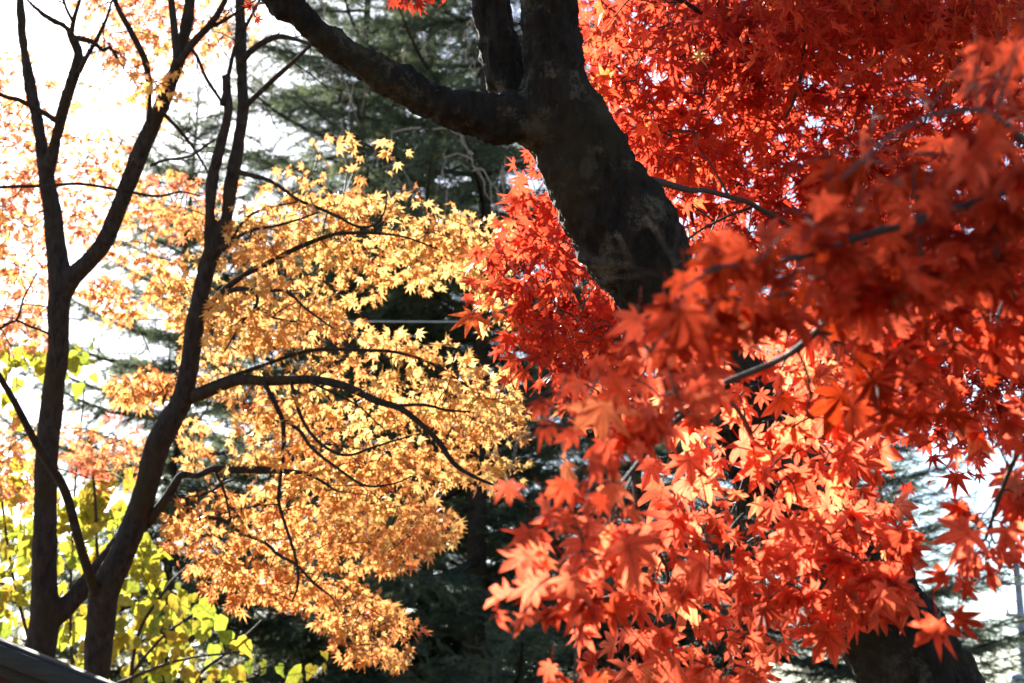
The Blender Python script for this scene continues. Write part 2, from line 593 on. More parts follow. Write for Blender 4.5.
TW = np.random.default_rng(5)
def make_branches(specs, d0, root, base, mat, sides=8, wob=0.35, name='branch', shoots=0, ln=0.25):
    """each visible branch one mesh; returns its sampled points"""
    nodes = []
    for s in specs:
        dd = s[1] if isinstance(s[1], tuple) else (d0, d0)
        p, r = path(s[0], dd[0], dd[1], 7, wob)
        v, f = tube(p, r, sides)
        mb = MB(); mb.add(v, f)
        if shoots:
            side_twigs(mb, p, r, TW, shoots, ln)
        mb.build(name, mat, root, base, True)
        nodes.append(p)
    return nodes

# ------------------------------------------------------------------ ground
def ground():
    n = 90
    g = np.sign(np.linspace(-1, 1, n)) * np.abs(np.linspace(-1, 1, n)) ** 2.5 * 1200
    X, Y = np.meshgrid(g, g)
    Z = np.array([[noise.noise(Vector((x * 0.12, y * 0.12, 0))) * 0.12 if abs(x) < 80 and abs(y) < 80 else 0 for x, y in zip(rx, ry)] for rx, ry in zip(X, Y)])
    v = np.stack([X, Y, Z - 0.05], -1).reshape(-1, 3)
    i = np.arange(n - 1)[:, None] * n; j = np.arange(n - 1)[None]
    q = np.stack([i + j, i + j + 1, i + n + j + 1, i + n + j], -1).reshape(-1, 4)
    me = new_mesh('ground', v, q, smooth=True)
    m, nt, N, L = mat_new('leaf_littered_ground')
    tc = N.new('ShaderNodeTexCoord')
    vo = N.new('ShaderNodeTexVoronoi'); vo.inputs['Scale'].default_value = 16
    L.new(tc.outputs['Object'], vo.inputs['Vector'])
    rp = ramp(N, [(0.0, (0.05, 0.06, 0.02)), (0.45, (0.09, 0.07, 0.035)), (0.7, (0.28, 0.09, 0.03)), (1.0, (0.35, 0.2, 0.05))])
    sp = N.new('ShaderNodeSeparateColor'); L.new(vo.outputs['Color'], sp.inputs[0]); L.new(sp.outputs[0], rp.inputs[0])
    p = N.new('ShaderNodeBsdfPrincipled'); p.inputs['Roughness'].default_value = 0.95
    L.new(rp.outputs[0], p.inputs['Base Color'])
    o = N.new('ShaderNodeOutputMaterial'); L.new(p.outputs[0], o.inputs[0])
    ob = link('ground', me, m)
    ob['kind'] = 'structure'
ground()

# ------------------------------------------------------------------ conifers
def conifer(name, H, h0, Rb, nwh, seed, fork=0.0):
    """returns part meshes of one conifer in its own space"""
    rs = np.random.default_rng(seed)
    parts = []
    tz = np.linspace(0, H, 24)
    tp = np.column_stack([0.06 * np.sin(tz * 0.5 + seed), 0.06 * np.cos(tz * 0.43 + seed), tz])
    tr = 0.011 * H * (1 - tz / H) ** 0.85 * 0.8 + 0.015
    tr[0] *= 1.35
    v, f = tube(tp, tr, 12)
    parts.append(('trunk', new_mesh(name + '_trunk', v, f, smooth=True), BARK_CONIFER))
    C, D, U, S = [], [], [], []
    wood = MB()
    limbs = []
    for w in range(nwh):
        q = w / (nwh - 1)
        hz = h0 + (H - 0.4 - h0) * q ** 0.95
        reach = Rb * (1 - q) ** 0.6 + 0.3
        k = rs.integers(4, 7)
        a0 = rs.uniform(0, 6.28)
        for b in range(k):
            a = a0 + 2 * math.pi * b / k + rs.normal(0, 0.25)
            Lb = reach * rs.uniform(0.6, 1.12)
            z0 = hz + rs.normal(0, 0.14)
            t = np.linspace(0, 1, 14)
            lift = 0.10 - 0.30 * (1 - q) * 1.0
            zz = z0 + Lb * (lift * t + 0.10 * t ** 2 - 0.10 * np.sin(t * 3.1) * (1 - q)) + 0.25 * q * Lb * t
            bend = rs.normal(0, 0.18)
            aa = a + bend * t
            pts = np.column_stack([np.cos(aa) * Lb * t, np.sin(aa) * Lb * t, zz])
            rad = 0.012 * Lb * (1 - t) ** 0.8 + 0.006
            v, f = tube(pts, rad, 5)
            mbb = MB(); mbb.add(v, f)
            limbs.append(mbb)
            # branchlets
            dl = unit(np.gradient(pts, axis=0))
            st = 0.075
            nb = int(Lb * (1 - 0.12) / st)
            for i in range(nb):
                tt = 0.14 + 0.86 * (i + rs.uniform(0, 1)) / nb
                ii = min(int(tt * 13), 12)
                fr = tt * 13 - ii
                p0 = pts[ii] * (1 - fr) + pts[ii + 1] * fr
                d0 = dl[ii]
                side = np.array([-d0[1], d0[0], 0.0]); side /= np.linalg.norm(side) + 1e-9
                side *= 1 if i % 2 else -1
                if rs.uniform() < 0.15:
                    continue
                bl = (0.22 + 0.75 * Lb * 0.33 * math.sin(min(tt * 1.15, 1) * math.pi * 0.86 + 0.25)) * rs.uniform(0.55, 1.15)
                bd = unit((side * 0.85 + d0 * rs.uniform(0.45, 0.9) + np.array([0, 0, rs.normal(-0.06, 0.3)]))[None])[0]
                m = max(3, int(bl / 0.032))
                s = (np.arange(m) + rs.uniform(0, 1, m)) / m
                bp = p0 + bd[None] * (s * bl)[:, None] + np.array([0, 0, -1])[None] * (0.22 * bl * s ** 2)[:, None]
                bside = np.cross(bd, [0, 0, 1.0]); bside /= np.linalg.norm(bside) + 1e-9
                sg = np.where(np.arange(m) % 2, 1.0, -1.0)
                td = bd[None] * rs.uniform(0.5, 1.1, m)[:, None] + bside[None] * (sg * rs.uniform(0.4, 1.0, m))[:, None] + np.column_stack([rs.normal(0, .15, m), rs.normal(0, .15, m), rs.normal(-0.12, 0.5, m)])
                C.append(bp); D.append(td); S.append(np.full(m, 0.2) * rs.uniform(0.6, 1.3, m) * (1.1 - 0.5 * s))
                if bl > 0.25:
                    e = p0 + bd * bl + np.array([0, 0, -0.22 * bl])
                    v, f = tube([p0, (p0 + e) / 2 + np.array([0, 0, 0.05 * bl]), e], [0.006, 0.004, 0.003], 3, False)
                    wood.add(v, f)
    C, D, S = np.vstack(C), unit(np.vstack(D)), np.concatenate(S)
    n = len(C)
    Nn = np.array([0, 0, 1.0]) + rs.normal(0, 0.75, (n, 3))
    Nn = unit(Nn - D * np.sum(Nn * D, 1, keepdims=True))
    B = np.cross(D, Nn)
    # one twiglet: a strip with needle teeth on both sides
    tv, tf = [], []
    K = 5
    for sgn in (1, -1):
        for i in range(K):
            y0 = i / K; y1 = (i + 0.62) / K
            b = len(tv)
            ln_ = 0.27 * (1 - 0.45 * (i / K))
            tv += [(0, y0, 0), (0, y1, 0), (sgn * ln_, y0 + 0.23, 0.03 * (i % 2))]
            tf.append((b, b + 1, b + 2) if sgn < 0 else (b, b + 2, b + 1))
    b = len(tv)
    tv += [(-0.03, 0, 0), (0.03, 0, 0), (0, 1.15, 0.0)]
    tf.append((b, b + 1, b + 2))
    tv, tf = np.array(tv), np.array(tf)
    P = C[:, None] + S[:, None, None] * (tv[None, :, 0:1] * B[:, None] + tv[None, :, 1:2] * D[:, None] + tv[None, :, 2:3] * Nn[:, None])
    F = (tf[None] + (np.arange(n) * len(tv))[:, None, None]).reshape(-1, 3)
    tint = np.clip(rs.normal(0.4, 0.25, n), 0, 1)
    nm = MB(); nm.add(P.reshape(-1, 3), F, np.repeat(tint, len(tv)))
    tmp = build_two(name + '_crown', nm, NEEDLE, wood, BARK_CONIFER, None)
    parts.append(('crown', tmp.data, NEEDLE))
    bpy.data.objects.remove(tmp)
    return parts, limbs

def plant_conifer(proto, label, px, d, rot, sc, group='conifers behind the maples'):
    parts, limbs = proto
    p = at(px, 600, d)
    root = thing('conifer_tree', label, 'conifer', (p[0], p[1], -0.05), group, rot)
    root.scale = (sc[0], sc[0], sc[1])
    for nm, me, mat in parts:
        link('trunk' if nm == 'trunk' else 'crown', me, mat, root)
    for me in limbs:
        link('branch', me, BARK_CONIFER, root)
    return root

def limb_meshes(limbs, name):
    # the largest limbs as branches of their own, the short upper ones merged
    out = []
    for m in limbs:
        out.append(new_mesh(name + '_branch', np.vstack(m.v), np.vstack(m.f), smooth=True))
    return out

pA, lA = conifer('tall_conifer', 18.0, 0.8, 5.0, 27, 3)
pB, lB = conifer('broad_conifer', 13.0, 0.6, 4.8, 23, 8)
protoA = (pA, limb_meshes(lA, 'tall_conifer')[:70])
protoB = (pB, limb_meshes(lB, 'broad_conifer')[:70])
for pr, lb, nm in ((protoA, lA, 'tall'), (protoB, lB, 'broad')):
    if len(lb) > 70:
        mb = MB()
        for m in lb[70:]:
            mb.add(np.vstack(m.v), np.vstack(m.f))
        pr[1].append(new_mesh(nm + '_upper_branches', np.vstack(mb.v), np.vstack(mb.f), smooth=True))

CONIFERS = [
    (protoA, 'tall dark conifer in the middle, between amber maple and leaning red maple trunk', 480, 20.0, 0.4, (1.0, 1.0)),
    (protoA, 'grey green conifer rising behind the amber maple leaves, under the big lichen limb', 345, 23.0, 2.1, (1.0, 1.05)),
    (protoB, 'low conifer with white sky between its tiers, behind the two slim maple stems', 165, 22.0, 1.2, (0.78, 0.98)),
    (protoB, 'dark conifer behind the lowest scarlet leaves and foot of the leaning trunk', 740, 20.0, 4.0, (1.0, 0.72)),
    (protoB, 'conifer at the lower right whose bough points at the utility pole', 885, 24.0, 5.2, (0.75, 0.52)),
    (protoA, 'farthest conifer filling the gap below the amber maple, centre bottom', 385, 29.0, 3.3, (1.0, 0.75)),
    (protoA, 'slender conifer filling the gaps straight behind the amber maple boughs', 425, 25.0, 5.0, (0.95, 1.0)),
    (protoA, 'far conifer hidden mostly by the red maple crown', 640, 28.0, 0.9, (0.95, 0.7)),
]
rs_ = np.random.default_rng(21)
for ci, c in enumerate(CONIFERS):
    root = plant_conifer(*c)
    if ci in (0, 1):
        # bare pale twigs hanging out of the crown
        x0, x1 = ((395, 530), (255, 400))[ci]
        M = Matrix.LocRotScale(root.location, root.rotation_euler, root.scale)
        for _ in range(30):
            a = at(rs_.uniform(x0, x1), rs_.uniform(-20, 190), c[3] - rs_.uniform(2.2, 3.4))
            L = rs_.uniform(0.3, 1.0)
            k = np.linspace(0, 1, 9)[:, None]
            sx = rs_.normal(0, 0.5)
            q = a + np.array([sx * L, rs_.normal(0, 0.3) * L, 0.25 * L]) * np.sqrt(k) + np.array([0, 0, -1.0]) * L * k ** 1.6 + rs_.normal(0, 0.02, (9, 3))
            mb = MB()
            v, f = tube(q, np.linspace(0.011, 0.006, 9), 4)
            mb.add(v, f)
            d2 = np.array([rs_.normal(0, 0.4), 0.1, -0.6]) * L * 0.5
            v, f = tube(q[4] + d2 * k, np.linspace(0.007, 0.004, 9), 3)
            mb.add(v, f)
            o = mb.build('dead_twig', BARK_PALE, root)
            o.matrix_parent_inverse = M.inverted()

# ------------------------------------------------------------------ old red maple with the leaning trunk
MD = 3.5
mbase = np.array([at(1120, 1400, MD)[0], at(1120, 1400, MD)[1], -0.05])
red = thing('maple_tree', 'old red maple with thick dark leaning trunk splitting into big limbs', 'maple', mbase, 'maple trees')
trunk_main, r_main = path([(1135, 1440, 78), (1105, 1250, 68), (1050, 1000, 62), (985, 800, 57), (936, 722, 54), (893, 640, 50), (852, 570, 48), (802, 490, 46), (742, 410, 45), (692, 340, 45), (655, 280, 47), (624, 225, 50), (594, 175, 47), (569, 130, 41), (551, 90, 33), (547, 50, 30), (549, 0, 30), (556, -90, 29), (580, -200, 26), (600, -400, 20)], MD, MD, 8)
limb_left, r_ll = path([(548, 130, 32), (522, 116, 30), (481, 118, 25), (445, 109, 20), (408, 91, 18.5), (373, 69, 17.5), (339, 47, 17), (306, 22, 16), (276, -2, 16), (225, -45, 14), (140, -100, 10)], 3.5, 3.15, 8)
limb_up, r_lu = path([(545, 130, 28), (523, 100, 26), (508, 65, 24), (498, 30, 23), (488, -5, 22), (470, -70, 18), (440, -180, 12)], 3.55, 3.8, 8)
me = welded([(trunk_main, r_main), (limb_left, r_ll), (limb_up, r_lu)], 0.0075, 0.026, 6.0, 'old_trunk')
link('trunk', shift(me, mbase), BARK_OLD, red)
red_nodes = [trunk_main[40:], limb_left[8:], limb_up[8:]]
RB = [
    ([(650, 180, 4), (690, 190, 3), (706, 191, 2.6), (746, 202, 2.6), (763, 211, 2.6), (820, 236, 2), (900, 250, 3), (1000, 300, 2)], (3.7, 5.6)),
    ([(556, -90, 9), (640, -60, 8), (740, -30, 6), (806, 4, 4), (840, 40, 3), (880, 90, 2)], (3.6, 5.4)),
    ([(804, 2, 2.5), (804, 35, 2.2), (802, 70, 2), (793, 102, 1.8), (785, 118, 1.2)], (4.3, 4.35)),
    ([(570, -60, 5), (680, 0, 3), (760, 50, 2.5), (850, 90, 2), (960, 150, 1.5)], (3.6, 6.4)),
]
red_nodes += make_branches(RB, MD, red, mbase, BARK_TWIG)
red_nodes = np.vstack(red_nodes)
BIAS = (-0.15, 0.55, 0.6)
def crown_part(root, base, parts, nodes, mat, tw=(0.004, 0.0015), label=None, tmat=None, sag=0.1):
    mb = MB(); cs = []
    for kw, cen in parts:
        spray(cen, mb=mb, **kw); cs.append(cen)
    t = twigs(np.vstack(cs), nodes, tw[0], tw[1], sag=sag)
    o = build_two('crown', mb, mat, t, tmat or BARK_TWIG, root, base)
    if label:
        o['label'] = label
    return o
holes_red = [[(855, 30), (890, 40), (885, 60), (860, 62)], [(800, 130), (840, 135), (835, 160), (805, 165)]]
mid = dict(per=11, rc=0.24, size=0.060, tpl=MAPLE_LOW, tintmu=0.5, tintsd=0.16, bias=BIAS)
crown_part(red, mbase, [
    (dict(mid, tintmu=0.36), region([(588, -15), (1060, -40), (1060, 440), (960, 430), (800, 420), (720, 330), (690, 240), (640, 150), (592, 100)], 620, 4.4, 6.4, holes_red, 0.35)),  # lowered tint paints shade into the right of the crown
    (dict(mid, tintmu=0.6, thin=('red', 0.04, 2)), region([(590, -10), (760, -20), (730, 90), (690, 170), (660, 140), (600, 90)], 150, 4.2, 5.0)),
    (dict(mid, tintmu=0.75), region([(760, -30), (1040, -30), (1000, 40), (880, 40), (780, 30)], 70, 4.0, 4.6)),
], red_nodes, RED_LEAF)
crown_part(red, mbase, [
    (dict(mid, rc=0.15, per=12, thin=('red2', 0.036, 2)), region([(535, 150), (560, 165), (610, 260), (650, 340), (620, 410), (560, 370), (525, 330), (508, 290), (492, 245), (505, 200), (522, 185)], 150, 4.4, 5.4, (), 0.2)),
], red_nodes, RED_LEAF)
crown_part(red, mbase, [
    (dict(mid, rc=0.05, per=2, size=0.035), region([(370, -14), (480, -14), (470, 4), (390, 2)], 8, 4.0, 4.4)),
    (dict(mid, rc=0.02, per=1, size=0.03, tintmu=0.2), region([(244, 0), (262, 0), (262, 18), (246, 18)], 3, 3.6, 3.8)),
], red_nodes, RED_LEAF)
# lone yellow leaf caught among the red ones
mb = MB(); p = at(697, 53, 4.05)
leaves(mb, MAPLE_LOW, p[None], np.array([[0.4, 0, -0.6]]), np.array([[-.1, -.8, .3]]), np.array([0.05]), np.array([0.97]))
o = mb.build('leaf', YELLOW_LEAF, red, mbase); o['label'] = 'single yellow leaf caught among red leaves'

# ------------------------------------------------------------------ left maple, two slim stems
LD = 7.2
lb_ = at(10, 1000, LD); lbase = np.array([lb_[0], lb_[1], -0.05])
left = thing('maple_tree', 'leftmost slim maple with dark forked stem and sparse rosy orange leaves', 'maple', lbase, 'maple trees')
gz = at(10, 1000, LD)
t1 = path([(0, 960, 24), (15, 820, 20), (33, 690, 17), (40, 650, 16), (45, 618, 15), (44, 588, 13), (45, 530, 12), (47, 450, 11.5), (53, 395, 11), (58, 350, 11), (59, 310, 11), (60, 280, 12), (55, 240, 10), (53, 215, 9), (47, 180, 8.5), (40, 135, 6.5), (31, 90, 6), (24, 50, 5), (21, 15, 4.5), (20, -40, 4), (28, -120, 3)], LD, LD, 6)
t2 = path([(60, 300, 10), (70, 280, 10), (86, 264, 9), (103, 245, 9), (116, 215, 9), (125, 192, 9), (141, 151, 9), (158, 114, 8), (171, 82, 7.5), (180, 57, 6.5), (186, 27, 6), (190, 0, 5.5), (196, -60, 4.5), (215, -150, 3)], LD, LD - 0.5, 6)
t3 = path([(47, 182, 6), (52, 160, 6), (57, 135, 6), (64, 105, 6), (73, 78, 6), (79, 55, 5), (72, 38, 4.5), (66, 27, 3.5), (52, 20, 3), (38, 10, 2.5), (20, -8, 2)], LD, LD - 0.35, 6)
t4 = path([(44, 625, 10), (62, 612, 10), (78, 594, 10), (96, 574, 10), (113, 552, 9), (128, 530, 8), (148, 518, 6)], LD, LD + 0.12, 6)
me = welded([t1, t2, t3, t4], 0.011, 0.006, 9.0, 'slim_trunk')
link('trunk', shift(me, lbase), BARK_YOUNG, left)
LB = [
    ([(71, 34, 2.6), (74, 18, 2.2), (80, 0, 1.6), (86, -20, 1)], (6.9, 6.8)),
    ([(72, 20, 1.6), (66, 8, 1.4), (62, -8, 1)], (6.85, 6.7)),
    ([(74, 38, 3), (92, 42, 2.6), (103, 50, 2), (110, 48, 1.6), (118, 58, 1.4)], (6.9, 6.8)),
    ([(79, 72, 2.5), (86, 58, 2.4), (95, 42, 2.2), (106, 20, 1.6), (112, 0, 1)], (6.88, 6.7)),
    ([(58, 122, 3), (46, 114, 2.8), (34, 108, 2.6), (18, 100, 2.4), (4, 96, 2), (-30, 80, 1.5)], (7.05, 6.8)),
    ([(177, 68, 4.5), (175, 30, 4), (171, 0, 3.5), (165, -50, 2)], (6.8, 6.9)),
    ([(178, 62, 4), (193, 43, 4), (212, 23, 3.5), (222, 8, 3), (232, -15, 2)], (6.78, 6.6)),
    ([(208, 28, 2), (222, 22, 2), (238, 12, 1.5), (256, 0, 1)], (6.72, 6.5)),
    ([(149, 128, 3), (149, 100, 3), (148, 78, 3), (144, 58, 3.4), (130, 30, 3), (117, 5, 2.5), (108, -25, 2)], (6.88, 6.5)),
    ([(186, 45, 2), (196, 55, 1.8), (206, 78, 1.8), (221, 101, 1.6)], (6.75, 6.85)),
    ([(160, 110, 2.2), (182, 133, 1.8), (196, 152, 1.4), (208, 172, 1)], (6.9, 7.2)),
    ([(40, 186, 1.8), (0, 187, 1.6), (-40, 190, 1.5)], (7.15, 7.0)),
    ([(46, 186, 1.6), (80, 184, 1.6), (118, 190, 1.5), (156, 196, 1.4), (180, 192, 1), (200, 196, 0.8)], (7.1, 7.0)),
    ([(50, 338, 1.6), (47, 333, 1.3), (31, 327, 1.2), (16, 321, 1.3), (0, 328, 1.4), (-20, 338, 1.5)], (7.1, 6.9)),
    ([(16, 321, 1.2), (20, 312, 1.2), (23, 300, 1), (30, 286, 0.8), (37, 273, 0.6)], (6.95, 6.95)),
    ([(150, 166, 1.6), (165, 160, 1.5), (190, 156, 1.3), (208, 144, 1.2), (220, 136, 1)], (6.9, 7.0)),
]
left_nodes = np.vstack([t1[0][60:], t2[0], t3[0]] + make_branches(LB, LD, left, lbase, BARK_YOUNG, shoots=4))
lf = dict(per=14, rc=0.2, size=0.046, tpl=MAPLE_LOW, tintmu=0.5, tintsd=0.2, bias=BIAS, flat=0.3, thin=('left', 0.03, 2), stray=14)
crown_part(left, lbase, [
    (lf, region([(-60, 40), (20, 50), (52, 120), (45, 230), (45, 340), (-60, 350)], 85, 7.4, 9.0, (), 0.3)),
    (dict(lf, per=4), region([(40, 60), (150, 60), (150, 165), (60, 175)], 20, 7.4, 8.4, (), 0.3)),
    (lf, region([(80, -20), (250, -20), (245, 30), (190, 60), (110, 70)], 55, 7.2, 8.6, (), 0.2)),
    (lf, region([(-20, 165), (130, 172), (230, 178), (215, 235), (130, 225), (60, 235), (-20, 240)], 85, 7.6, 8.8, (), 0.15)),
    (dict(lf, tintmu=0.35), region([(80, 130), (130, 135), (125, 170), (80, 170)], 8, 7.4, 8.0)),
    (dict(lf, tintmu=0.9, per=5, rc=0.12), region([(122, 70), (160, 40), (178, 70), (178, 102), (150, 110), (125, 90)], 14, 6.4, 6.8)),
], left_nodes, PINK_LEAF)
crown_part(left, lbase, [
    (dict(lf, tintmu=0.4), region([(0, 225), (50, 230), (48, 330), (-40, 340), (-40, 240)], 26, 7.4, 8.4)),
    (dict(lf, tintmu=0.6), region([(-40, 400), (38, 420), (40, 500), (-40, 490)], 26, 7.4, 8.4)),
    (dict(lf, tintmu=0.4), region([(62, 418), (150, 420), (150, 470), (110, 485), (62, 480)], 22, 7.6, 8.6)),
], left_nodes, PINK_LEAF)

# ------------------------------------------------------------------ amber maple, right of it
AD = 6.8
ab = at(75, 1000, AD); abase = np.array([ab[0], ab[1], -0.05])
amber = thing('maple_tree', 'amber leaved maple with slim curved stem, its long boughs reaching right', 'maple', abase, 'maple trees')
s1 = path([(78, 990, 20), (84, 850, 16), (90, 730, 14), (97, 670, 13.5), (101, 622, 14.5), (106, 588, 15), (122, 554, 13), (136, 518, 12.5), (147, 484, 12.3), (156, 450, 12.5), (168, 425, 12), (182, 400, 10.8), (188, 370, 10), (194, 330, 9.2), (204, 282, 8.8), (213, 250, 9), (222, 232, 7.5), (227, 215, 6.8), (233, 175, 7.2), (238, 148, 7), (243, 105, 6), (241, 58, 6), (240, 0, 5), (240, -70, 4), (236, -160, 3)], AD, AD, 6)
s2 = path([(212, 262, 7), (209, 240, 6), (210, 215, 5.6), (212, 180, 6), (220, 148, 5.5), (228, 112, 5), (227, 92, 5), (226, 74, 5)], AD, AD - 0.1, 6)
me = welded([s1, s2], 0.010, 0.006, 9.0, 'slim_trunk')
link('trunk', shift(me, abase), BARK_YOUNG, amber)
AB = [
    ([(-30, 330, 2.6), (0, 377, 3), (18, 410, 3.4), (39, 448, 4), (60, 481, 4.6), (73, 518, 4.6), (84, 559, 4.8), (94, 588, 5.4, 6.72), (102, 612, 5, 6.84)], (6.0, 6.75)),
    ([(186, 398, 7.5), (217, 388, 6), (239, 380, 5.4), (274, 381, 5), (317, 380, 4.5), (342, 385, 4.5), (374, 400, 4), (399, 408, 3.5), (421, 424, 3), (439, 442, 3), (455, 464, 2.5), (474, 477, 2), (496, 486, 1.2)], (6.8, 5.9)),
    ([(197, 390, 2.4), (227, 378, 2.2), (267, 364, 2), (299, 353, 2), (330, 349, 2), (367, 350, 1.8), (399, 353, 1.6), (430, 363, 1.6), (455, 378, 1.5), (480, 394, 1.2), (505, 404, 0.8)], (6.75, 6.1)),
    ([(264, 382, 2.5), (277, 408, 2.6), (283, 424, 2.4), (283, 461, 2), (279, 490, 1.8), (280, 508, 1.7), (295, 555, 1.5), (298, 583, 1.3), (292, 602, 0.9)], (6.55, 6.3)),
    ([(291, 382, 2), (299, 411, 1.9), (311, 433, 1.8), (330, 450, 1.7), (349, 455, 1.5), (374, 447, 1.3), (411, 436, 1)], (6.5, 6.0)),
    ([(284, 420, 2), (299, 430, 1.9), (311, 447, 1.8), (336, 467, 1.6), (364, 485, 1.4), (392, 484, 1), (412, 476, 0.7)], (6.5, 6.0)),
    ([(394, 406, 1.8), (424, 405, 1.6), (446, 410, 1.4), (470, 412, 1)], (6.1, 5.9)),
    ([(310, 382, 1.5), (342, 397, 1.3), (361, 408, 1), (378, 424, 0.8)], (6.4, 6.3)),
    ([(142, 528, 6), (150, 520, 5.5), (158, 509, 5), (168, 496, 5), (176, 483, 4.2), (183, 475, 3.6), (197, 476, 3), (213, 469, 3.6), (232, 470, 4), (256, 470, 4), (283, 472, 3), (308, 474, 2), (336, 491, 1)], (6.85, 6.4)),
    ([(167, 499, 3), (184, 497, 2.8), (187, 506, 2.6), (201, 515, 2.4), (223, 520, 2.3), (240, 532, 2), (264, 542, 1.8), (279, 555, 1.6), (295, 564, 1.4), (314, 583, 1.3), (332, 597, 0.9)], (6.75, 6.3)),
    ([(187, 498, 1.6), (207, 493, 1.4), (225, 483, 1.2), (246, 475, 0.8)], (6.7, 6.5)),
    ([(215, 470, 1.6), (225, 494, 1.4), (230, 520, 0.9)], (6.65, 6.5)),
    ([(203, 316, 4), (208, 308, 3.6), (220, 294, 3.4), (242, 277, 3), (270, 262, 2.8), (299, 247, 2.6), (329, 236, 2.2), (354, 233, 1.8), (400, 236, 1.2), (440, 250, 0.8)], (6.8, 6.2)),
    ([(218, 296, 2.4), (240, 289, 2.6), (260, 291, 2), (287, 292, 1.6), (304, 307, 1.3), (334, 329, 0.9)], (6.72, 6.3)),
    ([(257, 291, 1.8), (256, 307, 1.6), (246, 318, 1.3), (237, 331, 1), (224, 352, 0.7)], (6.6, 6.5)),
    ([(256, 307, 1.4), (272, 317, 1.2), (297, 322, 0.8)], (6.6, 6.4)),
    ([(236, 171, 3), (254, 176, 2.4), (272, 182, 2), (299, 200, 1.8), (319, 208, 1.7), (340, 218, 1.6), (359, 227, 1.5), (376, 224, 1.3), (385, 210, 1), (387, 192, 0.7)], (6.75, 6.2)),
    ([(222, 250, 2.4), (228, 245, 2.2), (247, 232, 1.8), (274, 226, 1.5), (297, 220, 1.2), (319, 212, 1)], (6.75, 6.4)),
    ([(226, 246, 2), (232, 238, 1.7), (247, 218, 1.4), (267, 208, 1.2), (297, 202, 0.8)], (6.75, 6.5)),
    ([(240, 64, 3.6), (250, 52, 3.4), (262, 43, 3.2), (278, 37, 3), (298, 40, 2), (330, 52, 1)], (6.75, 6.4)),
    ([(242, 112, 3.4), (248, 104, 3), (266, 87, 2.8), (284, 70, 2.6), (300, 55, 2), (326, 30, 1.4)], (6.8, 6.4)),
    ([(222, 106, 2.4), (230, 70, 2.2), (236, 45, 2), (248, 22, 1.8), (262, -5, 1.4)], (6.7, 6.6)),
    ([(199, 350, 3), (188, 358, 2.4), (180, 372, 2.2), (168, 386, 2), (163, 404, 1.2)], (6.85, 7.2)),
]
amber_nodes = np.vstack([s1[0][90:], s2[0]] + make_branches(AB, AD, amber, abase, BARK_YOUNG, shoots=4))
yl = dict(per=26, rc=0.16, size=0.044, tpl=MAPLE_LOW, tintmu=0.68, tintsd=0.17, bias=BIAS, flat=0.2, thin=('amber', 0.026, 2), stray=14)
H1 = [(380, 268), (500, 285), (496, 340), (430, 345), (402, 332), (366, 322), (372, 300)]
H2 = [(420, 400), (440, 395), (450, 440), (425, 420)]
H3 = [(190, 385), (250, 400), (240, 455), (200, 470)]
H4 = [(335, 365), (368, 365), (355, 395), (330, 385)]
H5 = [(305, 255), (345, 265), (350, 300), (310, 290)]
H6 = [(350, 400), (380, 410), (375, 440), (345, 430)]
H7 = [(215, 475), (262, 480), (258, 512), (225, 510)]
H8 = [(235, 185), (262, 188), (258, 222), (240, 225)]
HH = [H1, H2, H3, H4, H5, H6, H7, H8]
crown_part(amber, abase, [
    (yl, region([(246, 185), (330, 195), (395, 195), (445, 212), (505, 228), (512, 300), (380, 268), (352, 330), (215, 345), (232, 260)], 145, 6.45, 7.2, HH, 0.5)),
    (yl, region([(165, 230), (232, 195), (250, 165), (262, 200), (250, 345), (205, 345), (160, 300), (150, 270)], 48, 7.2, 7.9, HH, 0.3)),
    (dict(yl, per=10, rc=0.1), region([(400, 200), (470, 210), (520, 240), (520, 310), (480, 330), (440, 270), (400, 250)], 22, 6.3, 6.9, (), 0.4)),
    (dict(yl, per=8, rc=0.1, tintmu=0.5), region([(100, 215), (170, 225), (170, 300), (130, 300)], 10, 7.4, 8.0)),
    (dict(yl, per=5, tintmu=0.5), region([(260, 175), (330, 130), (410, 150), (440, 205), (330, 200)], 16, 6.3, 7.0)),
], amber_nodes, YELLOW_LEAF)
crown_part(amber, abase, [
    (yl, region([(200, 330), (352, 325), (405, 330), (430, 350), (440, 390), (520, 400), (515, 480), (455, 478), (430, 480), (300, 475), (235, 470), (235, 400)], 130, 6.35, 7.1, HH, 0.5)),
    (yl, region([(196, 340), (235, 330), (240, 470), (190, 470)], 22, 7.1, 8.0, HH, 0.2)),
    (dict(yl, tintmu=0.75), region([(445, 350), (482, 348), (512, 400), (515, 430), (470, 432), (432, 410), (440, 370)], 34, 5.9, 6.5)),
], amber_nodes, YELLOW_LEAF)
crown_part(amber, abase, [
    (dict(yl, tintmu=0.55), region([(178, 505), (230, 478), (420, 475), (450, 530), (415, 555), (330, 570), (405, 620), (400, 650), (378, 670), (350, 650), (315, 605), (260, 590), (200, 570), (165, 540)], 170, 6.5, 7.2, HH, 0.4)),
    (dict(yl, tintmu=0.4), region([(215, 555), (275, 590), (255, 610), (215, 590)], 14, 6.2, 6.7)),
    (dict(yl, tintmu=0.3), region([(330, 570), (410, 625), (400, 650), (376, 672), (340, 640)], 30, 6.1, 6.6)),
], amber_nodes, YELLOW_LEAF, label='deep orange hanging foliage on the lowest bough')
crown_part(amber, abase, [
    (dict(yl, tintmu=0.4), region([(75, 270), (140, 285), (145, 310), (100, 312)], 9, 7.4, 7.9)),
    (dict(yl, tintmu=0.4), region([(118, 385), (160, 365), (185, 380), (150, 402), (120, 398)], 12, 6.9, 7.5)),
], amber_nodes, YELLOW_LEAF)

